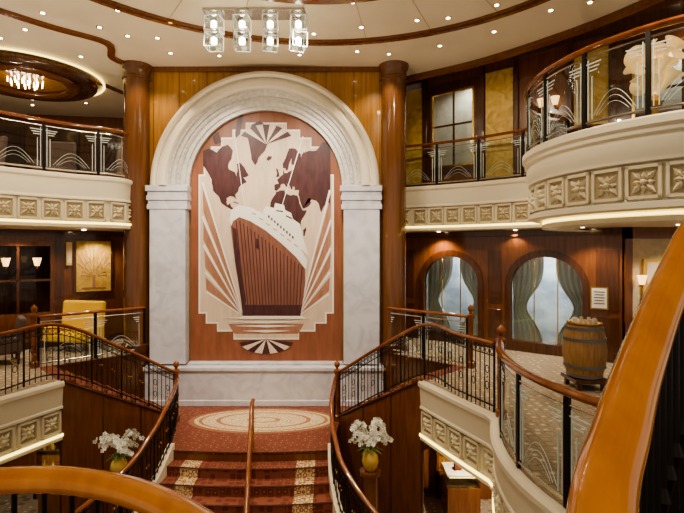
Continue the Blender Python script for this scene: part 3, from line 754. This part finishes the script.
# ------------------------------------------------------------------ orchids
def orchid(x,y,zt):
    e=empty('orchid_arrangement')
    MB().lathe((x,y,LF),[(.2,0),(.2,.08),(.14,.12),(.14,zt-LF-.62),(.19,zt-LF-.58),(.19,zt-LF-.52)],20).obj('pedestal','wood',e,True)
    MB().lathe((x,y,zt-.52),[(.07,0),(.12,.06),(.15,.17),(.13,.27),(.08,.33),(.10,.36)],20).obj('vase','gold',e,True)
    st=MB(); fl=MB(); lf=MB()
    for k in range(19):
        a=k*2.4; L=.22+.18*random.random(); h=.20+.26*random.random()
        p=[Vector((x,y,zt-.2)),Vector((x+L*.25*math.cos(a),y+L*.25*math.sin(a),zt-.2+h*.8)),Vector((x+L*.7*math.cos(a),y+L*.7*math.sin(a),zt-.2+h*1.15)),Vector((x+L*1.15*math.cos(a),y+L*1.15*math.sin(a),zt-.2+h*.85))]
        c=catmull(p,5); st.tube(c,.005,n=5)
        for q in c[5:]:
            q=q+Vector((random.uniform(-.03,.03),random.uniform(-.03,.03),random.uniform(-.025,.025)))
            m=Matrix.Translation(q)@Matrix.Rotation(random.uniform(-1,1),4,'Z')@Matrix.Rotation(random.uniform(-.6,.6)+pi/2,4,'X')
            for j in range(5):
                b=j*2*pi/5; d=Vector((math.cos(b),math.sin(b),.15)); s_=Vector((-math.sin(b),math.cos(b),0))
                fl.add([m@(d*.004),m@(d*.026+s_*.017),m@(d*.047+Vector((0,0,.004))),m@(d*.026-s_*.017)],[(0,1,2,3)])
    for k in range(8):
        a=k*.8; d=Vector((math.cos(a),math.sin(a),0)); s_=Vector((-d.y,d.x,0)); o=Vector((x,y,zt-.18))
        lf.add([o,o+d*.12+s_*.03+Vector((0,0,.06)),o+d*.26+Vector((0,0,-.0)),o+d*.12-s_*.03+Vector((0,0,.06))],[(0,1,2,3)])
    st.obj('stems','leaf',e); fl.obj('blossoms','petal',e); lf.obj('leaves','leaf',e)
orchid(.5,8.5,-.88); orchid(-3.95,8.5,-1.0)

# ------------------------------------------------------------------ golden lily sculpture on round balcony
e=empty('lily_lamp'); lx,ly=4.62,7.1
MB().lathe((lx,ly,4.18),[(.26,0),(.26,.06),(.06,.12),(.05,.4),(.12,.5),(.03,.62)],20).obj('stand','brass',e,True)
pt=MB(); mb=MB()
for k in range(12):
    a=k*2.4+.6; tl=.15+.75*(k%4)/3; zb=4.62+.055*k
    m=Matrix.Rotation(a,4,'Z')@Matrix.Rotation(tl,4,'Y')
    pt.lathe((lx,ly,zb),[(.02,0),(.03,.14),(.055,.28),(.10,.38),(.17,.44),(.165,.446),(.09,.39),(.03,.28)],16,m)
    q=m@Vector((0,0,.38)); mb.lathe((lx+q.x,ly+q.y,zb+q.z),[(.01,-.05),(.03,0),(.01,.06)],10)
pt.obj('lily_petals','lily',e,True)
mb.cyl((lx,ly,4.75),(lx,ly,5.4),.02).obj('bulbs','warm',e)

# ------------------------------------------------------------------ ceiling
e=empty('ceiling')
edge=[(p.x,p.y) for p in catmull([(1.45,13.2,0),(1.9,12.75,0),(3.3,11.75,0),(4.6,10.4,0),(5.6,9.0,0),(6.3,7.3,0),(6.6,5,0),(6.6,-2.5,0)],6)]
MB().prism([(-16,-2.5),(-16,18.4),(1.45,18.4)]+edge,7.1,7.2).obj('main_ceiling','ceil',e)
MB().bb(1.2,15,-2.5,18.4,7.75,7.85).obj('gallery_ceiling','ceil',e)
MB().sweep(edge,[(-.02,7.2),(.16,7.12),(.16,7.0),(.05,6.96),(-.06,7.0),(-.06,7.76)],-1).obj('edge_beam','wood',e)
def ring(cx,cy,r,w,a0,a1,z=7.1,th=.05,name='ceiling_trim',mat='wood'):
    pf=[(-w/2,z+.01),(-w/2,z-th),(w/2,z-th),(w/2,z+.01)]
    pa=[(cx+r*math.cos(math.radians(a)),cy+r*math.sin(math.radians(a))) for a in range(a0,a1+1,3)]
    MB().sweep(pa,pf,1).obj(name,mat,e)
ring(-.4,5.2,5.45,.11,0,360); ring(-.4,5.2,3.6,.2,0,360); ring(-.4,5.2,5.3,.025,0,360)
mb=MB()
for a in range(20,170,15):
    c,s_=math.cos(math.radians(a)),math.sin(math.radians(a)); m=Matrix.Translation((-.4+4.5*c,5.2+4.5*s_,7.098))@Matrix.Rotation(math.radians(a),4,'Z'); mb.boxm(m,1.6,.012,.008)
mb.obj('ceiling_joints','recess',e)
lt=[(p.x,p.y) for p in catmull([(-8.6,6.5,0),(-7.0,8.6,0),(-6.0,9.8,0),(-5.2,10.6,0),(-5.45,11.4,0),(-5.2,12.0,0)],6)]
MB().sweep(lt,[(-.08,7.11),(-.08,7.04),(.08,7.04),(.08,7.11)],1).obj('ceiling_trim','wood',e)
lt=[(p.x,p.y) for p in catmull([(-10.6,9.5,0),(-8.4,10.9,0),(-7.0,12.4,0),(-6.2,14.5,0)],6)]
MB().sweep(lt,[(-.07,7.11),(-.07,7.05),(.07,7.05),(.07,7.11)],1).obj('ceiling_trim','wood',e)
e=empty('ceiling_dome_light'); dx,dy=-8.3,12.6
def torus(c,R,r1,r2,mat,name,n=48):
    MB().tube([(c[0]+R*math.cos(2*pi*k/n),c[1]+R*math.sin(2*pi*k/n),c[2]) for k in range(n+1)],r1,r2,12).obj(name,mat,e,True)
torus((dx,dy,6.98),1.5,.2,.12,'wooddk','outer_rim'); torus((dx,dy,6.9),1.1,.16,.08,'wood','inner_rim')
torus((dx,dy,7.06),1.85,.03,.02,'strip','cove_ring')
MB().lathe((dx,dy,6.96),[(1.4,.05),(.9,.0),(.5,.09),(.02,.1)],40).obj('dome_panel','woodgold',e,True)
mb=MB()
for k in range(24):
    a=k*2.4; r=.05+.08*math.sqrt(k)
    mb.cyl((dx+r*math.cos(a),dy+r*math.sin(a),6.95),(dx+r*math.cos(a),dy+r*math.sin(a),6.82),.012,5)
mb.obj('crystal_drops','lamp',e)

# downlights
dl=[(-4.0,11.2),(-2.9,11.35),(0.35,11.1),(-1.0,11.3),(1.1,11.25),(2.2,10.8),(3.2,10.1),(4.0,9.2),(4.6,8.9),(2.9,9.0),(1.5,9.6),(.4,9.9),(-2.0,9.9),(-3.4,9.6),(-4.3,9.2),(-4.6,10.3),(-5.8,9.3),
    (-6.2,11.4),(-6.6,10.0),(-7.4,10.4),(-8.6,9.6),(-6.9,13.2),(-8.0,15.0),(-9.8,15.2),(-6.0,15.0),(-9.6,10.3),(-11.0,12),(-7.0,15.8),(.2,8.9),(-1.0,7.8),(1.5,7.0),(-3.0,7.2),
    (-5.0,9.9),(-4.0,10.4),(-5.6,12.9),(-5.9,14.0),(-6.5,16.4),(3.6,8.3),(2.1,9.5),(-.6,10.2),(-7.9,9.0)]
el=empty('recessed_downlights')
mb=MB(); rg=MB()
for x,y in dl:
    mb.lathe((x,y,7.085),[(.04,0),(.04,.02)],12); rg.lathe((x,y,7.09),[(.065,0),(.065,.02)],16)
for x,y in((3.5,12.2),(5.2,11.2),(6.6,9.5),(7.2,7.5)): mb.lathe((x,y,7.735),[(.05,0),(.05,.02)],12)
for x,y in((2.6,12.9),(4.3,11.9),(5.2,10.4),(6.6,9.4),(-6.4,11.9),(-7.6,12.8),(-8.3,10.8)): mb.lathe((x,y,2.985),[(.045,0),(.045,.02)],12)
mb.obj('lamps','lamp',el); rg.obj('rings','brass',el)
def spot(x,y,z,tx,ty,tz,en,ang=70,col=(1,.84,.62),r=.06,blend=.6):
    l=bpy.data.lights.new('downlight_or_fill_beam','SPOT'); l.energy=en; l.spot_size=math.radians(ang); l.spot_blend=blend; l.color=col; l.shadow_soft_size=r  # ceiling downlights, plus the added window-room and upward fill lamps
    o=bpy.data.objects.new('downlight_or_fill_beam',l); COL.objects.link(o); o.location=(x,y,z)
    o.rotation_euler=(Vector((tx,ty,tz))-Vector((x,y,z))).to_track_quat('-Z','Y').to_euler(); o.parent=el
spot(-3.4,8.2,7.0,-2.1,12,2.6,720,70,(1,.90,.76)); spot(-.4,8.2,7.0,-1.7,12,2.6,720,70,(1,.90,.76))
spot(-4.6,11.0,7.0,-4.7,12.1,4,120,90); spot(.9,11.0,7.0,.9,12.1,4,120,90)
for x in(-3.6,-1.9,-.2): spot(x,10.6,7.0,x,11.7,0,130,75)
spot(-1.7,7.5,7.0,-1.7,8.5,-2,750,60); spot(-1.7,5.5,7.0,-1.7,6.5,-3,450,60)
spot(4.0,5.0,7.0,3.2,5.2,0,400,80); spot(1.0,5.5,7.0,4.2,7.5,3.6,420,70); spot(1.2,8.5,7.0,3.2,11.8,3.8,360,80)
spot(-4.5,8.0,7.0,-6.3,10.4,3.7,380,80); spot(-5.2,9.0,7.0,-5.6,9.2,0,250,80); spot(1.8,9.3,7.0,1.6,9.3,0,250,80)
spot(2.5,10,7.0,3.2,9.6,0,200,70)
spot(-.5,4.5,7.0,2.2,5.4,-.6,420,60); spot(.3,6.5,7.0,.6,9.2,-1.5,330,60); spot(-4.0,6.5,7.0,-4.3,9.2,-1.5,330,60)
spot(.3,.2,6.9,.5,1.0,2.0,210,70); spot(-.8,.4,6.9,-.8,1.5,1.7,45,60)
for p in((2.6,12.9,2.9),(4.3,11.9,2.9),(5.4,10.3,2.9),(7.2,9.6,2.9)): spot(*p,p[0],p[1],0,130,130)
for p in((-6.4,12.6,2.9),(-7.8,11.6,2.9),(-8.6,10.4,2.9)): spot(*p,p[0],p[1],0,100,130)
for p in((2.6,13.4,6.9),(4.5,12.0,7.6),(6.8,9.0,7.6)): spot(*p,p[0],p[1],0,200,130)
for p in((-6.5,13,7.0),(-8.5,14,7.0),(-9,10.5,7.0)): spot(*p,p[0],p[1],0,240,130)
for s_,z_,en in((2.5,2.9,330),(5.0,2.9,330),(2.6,7.5,160),(7.6,7.5,160)):
    q=atw(s_,-.9); spot(q[0],q[1],z_,q[0],q[1],0,en,160,(.95,.97,1))  # added fill lamps that brighten the rooms and curtains behind the glass
# added upward lamps without fixtures, put in to brighten the ceiling
for (x,y,z) in((-6.9,10.8,4.6),(-9,13,4.6),(3.6,12.6,4.6),(6.5,8.0,4.6)):
    spot(x,y,z,x*.9,y,8,45,165,(1,.86,.64),blend=1)
for (x,y) in((-3.5,8.6),(-.2,8.6),(3.2,6.0),(-5.6,7.0)):
    spot(x,y,1.2 if abs(x)>3.3 else -.4,x,y+.8,8,340,120,(1,.84,.62),blend=1,r=.12)
spot(3,10.6,-1.12,3,10.8,-3.5,300,140); spot(4.6,9.0,-1.12,4.6,9,-3.5,200,140); spot(-7,10.4,-1.12,-7,10.4,-3.5,110,140)
spot(2.2,9.7,-1.12,2.9,12.0,-2.2,260,110)

# crystal spot fixtures
e=empty('crystal_ceiling_fixture')
MB().bb(-2.65,-.72,9.1,9.5,7.05,7.1).obj('mounting_plate','chrome',e)
fr=MB(); gl=MB(); co=MB(); hd=MB()
for k in range(4):
    cx=-2.48+k*.545; cy=9.3
    hd.cyl((cx,cy,7.05),(cx,cy,7.0),.02)
    for j in range(2):
        cz=6.86-j*.32; m=Matrix.Translation((cx,cy,cz))@Matrix.Rotation(.14*(k-1.5)+.12*j,4,'Z')@Matrix.Rotation(.05*(j-.5),4,'Y')
        s=.14
        for a in(-1,1):
            for b in(-1,1):
                fr.boxm(m@Matrix.Translation((a*s,b*s,0)),.016,.016,.28); fr.boxm(m@Matrix.Translation((a*s,0,b*s)),.016,.28,.016); fr.boxm(m@Matrix.Translation((0,a*s,b*s)),.28,.016,.016)
        gl.boxm(m,.26,.26,.26); co.lathe((cx,cy,cz),[(.03,-.08),(.06,-.04),(.06,.05),(.03,.08)],10)
fr.obj('crystal_frames','white',e); gl.obj('crystal_panes','glass',e); co.obj('bulbs','lamp',e); hd.obj('hangers','chrome',e)

# ------------------------------------------------------------------ lower deck shops
for side,mf in(('right',idf),('left',mir)):
    xa=mf([(1.3,0)])[0][0]; xb=mf([(14,0)])[0][0]
    x0,x1=min(xa,xb),max(xa,xb)
    MB().bb(x0,x1,12.2,12.35,LF,-1.05).obj('wall_lower_'+side,'wood')
    e=empty('display_cabinet'); c=mf([(3.1,12.0)])[0][0]
    MB().bb(c-.75,c+.75,11.9,12.2,LF,LF+.7).bb(c-.75,c-.69,11.9,12.2,LF,-1.3).bb(c+.69,c+.75,11.9,12.2,LF,-1.3).bb(c-.75,c+.75,11.9,12.2,-1.42,-1.3).obj('carcass','wood',e)
    MB().bb(c-.69,c+.69,12.14,12.18,LF+.7,-1.42).obj('back_panel','woodgold',e)
    MB().bb(c-.69,c+.69,12.0,12.04,-1.46,-1.42).obj('cabinet_light','strip',e)
    mb=MB()
    for z in(-2.5,-2.1,-1.75): mb.bb(c-.69,c+.69,11.93,12.16,z,z+.02)
    mb.obj('shelves','chrome',e)
    mb=MB()
    for z in(-2.98,-2.48,-2.08,-1.73):
        for k in range(6): mb.lathe((c-.55+k*.22,12.03,z),[(.04,0),(.05,.1),(.02,.16),(.02,.22)],10)
    mb.obj('bottles','gold',e)
    e=empty('glass_display_counter'); cx=mf([(2.75,10)])[0][0]
    pl=[(cx-.35,10.9),(cx+.4,10.9),(cx+.4,11.3),(cx+.2,11.6),(cx-.35,11.6)]
    MB().prism(pl,LF,LF+.75).obj('counter_front','wood',e)
    MB().prism(pl,LF+1.02,LF+1.06).obj('counter_top','archcream',e,bevel=.008)
    MB().prism([(cx+(p[0]-cx)*.96,11.2+(p[1]-11.2)*.96) for p in pl],LF+.755,LF+1.015).obj('glass_case','glass',e)
    MB().bb(cx-.3,cx+.35,10.92,10.94,LF+.99,LF+1.01).obj('case_light','strip',e)
    MB().box(cx-.05,11.2,LF+1.14,.16,.12,.16).lathe((cx+.2,11.2,LF+1.061),[(.06,0),(.08,.12),(.03,.16),(.03,.2)],12).obj('counter_items','redcarpet',e)

# ------------------------------------------------------------------ near landing and handrails
e=empty('floor_near_landing')
MB().prism([(-1.25,-2),(-1.25,1.58),(-.94,1.6),(-.65,1.52),(-.41,1.36),(-.15,1.05),(.1,.75),(.33,.5),(1.6,.5),(1.6,-2)],.6,.78).obj('landing_slab','redcarpet',e)
e=empty('near_staircase_handrail')
nr=catmull([(.30,.50,1.95),(.40,.74,2.08),(.535,.92,2.155),(.70,1.12,2.245),(.95,1.38,2.41),(1.2,1.57,2.62),(1.7,1.85,2.9),(2.3,2.05,3.2)],8)
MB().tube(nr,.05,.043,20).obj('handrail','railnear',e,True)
MB().tube([p-Vector((0,0,.085)) for p in nr],.018,.03,8).obj('under_rail','metal',e,True)
mb=MB()
for p in resample(nr,.085)[1:]: 
    p=p+Vector((.01,0,0)); mb.cyl(p-Vector((0,0,1.05)),p-Vector((0,0,.07)),.009,8); mb.lathe(p-Vector((0,0,.5)),[(.005,-.05),(.02,0),(.005,.05)],8)
mb.tube([p-Vector((0,0,.95)) for p in nr],.015,n=6)
mb.obj('balusters','metal',e)
sb=MB()
for k in range(6): 
    c=Vector((.75+k*.27,.8+k*.2)); sb.box(c.x+.3,c.y-.35,.78+.16*k-.08+.08,.32,1.1,.16,.6)
sb.obj('steps','redcarpet',e)
e=empty('near_landing_handrail')
nl=catmull([(-1.6,1.50,1.715),(-1.3,1.6,1.715),(-1.1,1.64,1.715),(-.9,1.63,1.715),(-.65,1.54,1.715),(-.41,1.37,1.715),(-.2,1.15,1.715),(.0,.9,1.74)],8)
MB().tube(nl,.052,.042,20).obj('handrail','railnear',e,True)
mb=MB()
for p in resample(nl,.1): mb.cyl((p.x,p.y,.7),(p.x,p.y,p.z-.03),.009,8)
mb.obj('balusters','metal',e)

# ------------------------------------------------------------------ world & camera
w=bpy.data.worlds.new('world'); bpy.context.scene.world=w; w.use_nodes=True
w.node_tree.nodes['Background'].inputs[0].default_value=(1,.86,.68,1); w.node_tree.nodes['Background'].inputs[1].default_value=.5
try: bpy.context.scene.view_settings.look='AgX - Medium High Contrast'
except Exception: pass
cd=bpy.data.cameras.new('camera'); cam=bpy.data.objects.new('camera',cd); COL.objects.link(cam)
cam.location=(0,0,2.5); cam.rotation_euler=(pi/2,0,0); cd.sensor_width=36; cd.lens=480/684*36; cd.shift_y=-6.5/684; cd.clip_start=.05
bpy.context.scene.camera=cam
